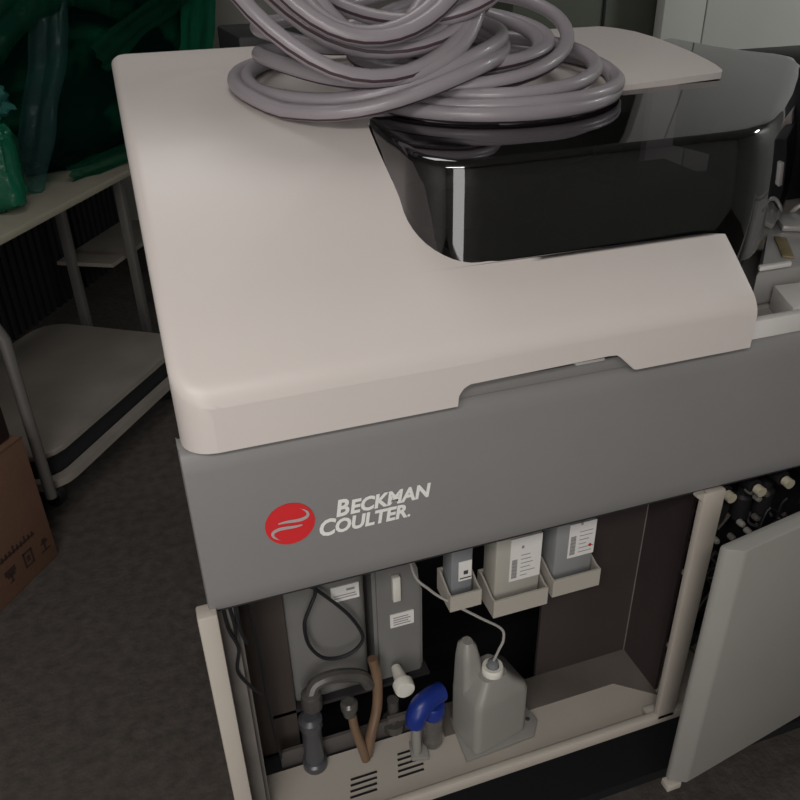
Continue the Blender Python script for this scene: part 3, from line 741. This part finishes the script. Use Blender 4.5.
# corrugated roller shutter set against the back wall
SH = thing('roller_shutter', 'grey-green corrugated roller shutter standing behind the hoses', 'shutter', (2.45, 3.90, 0))
bm.free(); bm = B(); N = 46
a = []; 
for k in range(N*6+1):
    x = -.62+1.24*k/(N*6); y = -.02+.014*math.sin(2*PI*k/6)
    a.append((x, y))
lo = [bm.verts.new((x, y, 1.02)) for x, y in a]; hi = [bm.verts.new((x, y, 2.3)) for x, y in a]
for i in range(len(a)-1): bm.faces.new((lo[i], lo[i+1], hi[i+1], hi[i]))
obj('slats', bm, shutm, SH, angle=180)
bm = B(); box(bm, -.66, -.05, 0, -.62, .04, 2.34); box(bm, .62, -.05, 0, .66, .04, 2.34); box(bm, -.62, -.05, 2.3, .62, .04, 2.34); box(bm, -.62, -.04, 0, .62, .03, 1.02); obj('shutter_frame', bm, shutm, SH)
OC = thing('metal_cabinet', 'dull olive metal cabinet between the shutter and the pale wall panel', 'cabinet', (1.75, 2.35, 0))
bm = B(); box(bm, -.37, -.25, 0, .33, .25, 1.30, .006); obj('body', bm, olivem, OC)
bm = B(); box(bm, -.005, -.256, .1, .005, -.25, 1.25); obj('door_seam', bm, blackm, OC)
bm = B(); box(bm, .33, -.22, 0, .37, .25, 1.30, .004); obj('side_post', bm, mat('dark_olive', (.05,.055,.045), .6), OC)
# pale wall panels on the right, with a seam and a thin cable
PN = thing('pale_partition', 'tall pale partition panel behind the machine at the upper right', 'partition', (2.9, 2.0, 0), world=True)
bm = B(); box(bm, 1.92, 1.97, 0, 2.10, 2.02, 2.5, .003); box(bm, 2.106, 1.97, 0, 3.9, 2.02, 2.5, .003); obj('panel', bm, wallpanel, PN)
bm = B(); box(bm, 2.10, 1.975, 0, 2.106, 2.01, 2.5); obj('seam', bm, legm, PN)

# ---------------------------------------------------------------- light
LX, LY = -.5, -1.25
def area(name, loc, rot, sx, sy, power, col):
    l = bpy.data.lights.new(name, 'AREA'); l.shape = 'RECTANGLE'; l.size = sx; l.size_y = sy; l.energy = power; l.color = col
    o = bpy.data.objects.new(name, l); C.objects.link(o); o.location = loc; o.rotation_euler = rot; return o
area('window_daylight', ((WX0+WX1)/2, Y0-.02, (WZ0+WZ1)/2), (PI/2, 0, 0), WX1-WX0-.1, WZ1-WZ0-.1, 22, (1, .965, .93))
LP = thing('added_ceiling_lamp', 'added long white light fitting, out of view, brightening the left front of the machine', 'lamp', (LX, LY, H))  # unseen fitting, put in for brightness falling off across the lid
bm = B(); box(bm, -.62, -.16, -.60, .62, .16, -.54, .004); obj('added_lamp_housing', bm, whitem, LP)
for x in (-.5, .5):
    bm = B(); tube(bm, [(x, 0, -.545), (x, 0, 0)], .004, 8); obj('added_lamp_rod', bm, whitem, LP)
area('front_fill_light', (LX, LY, H-.605), (0, 0, 0), 1.2, .28, 20, (1, .96, .92))
LQ = thing('added_ceiling_lamp', 'added square white light fitting, out of view, brightening the back right of the room', 'lamp', (3.6, .3, H))  # unseen fitting, put in to brighten the pale partition behind
bm = B(); box(bm, -.3, -.3, -.05, .3, .3, 0, .004); obj('added_lamp_housing', bm, whitem, LQ)
area('back_fill_light', (3.6, .3, H-.055), (0, 0, 0), .5, .5, 20, (.96, 1, .98))
LR = thing('added_ceiling_lamp', 'added square white light fitting, out of view, brightening the lid from above', 'lamp', (.15, .75, H))  # unseen fitting, put in to lift the dark rear of the lid
bm = B(); box(bm, -.4, -.4, -.05, .4, .4, 0, .004); obj('added_lamp_housing', bm, whitem, LR)
area('overhead_fill_light', (.15, .75, H-.055), (0, 0, 0), .7, .7, 5.5, (1, .97, .96))
w = bpy.data.worlds.new('world'); bpy.context.scene.world = w; w.use_nodes = True
w.node_tree.nodes['Background'].inputs[0].default_value = (.7, .75, .8, 1); w.node_tree.nodes['Background'].inputs[1].default_value = .2

# ---------------------------------------------------------------- camera
cam = bpy.data.cameras.new('camera'); co = bpy.data.objects.new('camera', cam); C.objects.link(co)
cam.sensor_width = 36; cam.lens = 781.1/800*36; cam.clip_start = .02
yaw, pitch, roll = -.31616, .52311, -.0238
fwd = Vector((-math.sin(yaw)*math.cos(pitch), math.cos(yaw)*math.cos(pitch), -math.sin(pitch))); right = Vector((math.cos(yaw), math.sin(yaw), 0)); up = right.cross(fwd)
r2 = right*math.cos(roll)+up*math.sin(roll); u2 = -right*math.sin(roll)+up*math.cos(roll)
M = Matrix((r2, u2, -fwd)).transposed().to_4x4(); M.translation = Vector((.005, -.706, 1.421)); co.matrix_world = M
sc = bpy.context.scene; sc.camera = co
sc.view_settings.view_transform = 'Standard'; sc.view_settings.look = 'None'; sc.view_settings.gamma = 1; sc.view_settings.use_curve_mapping = False
sc.view_settings.exposure = .20
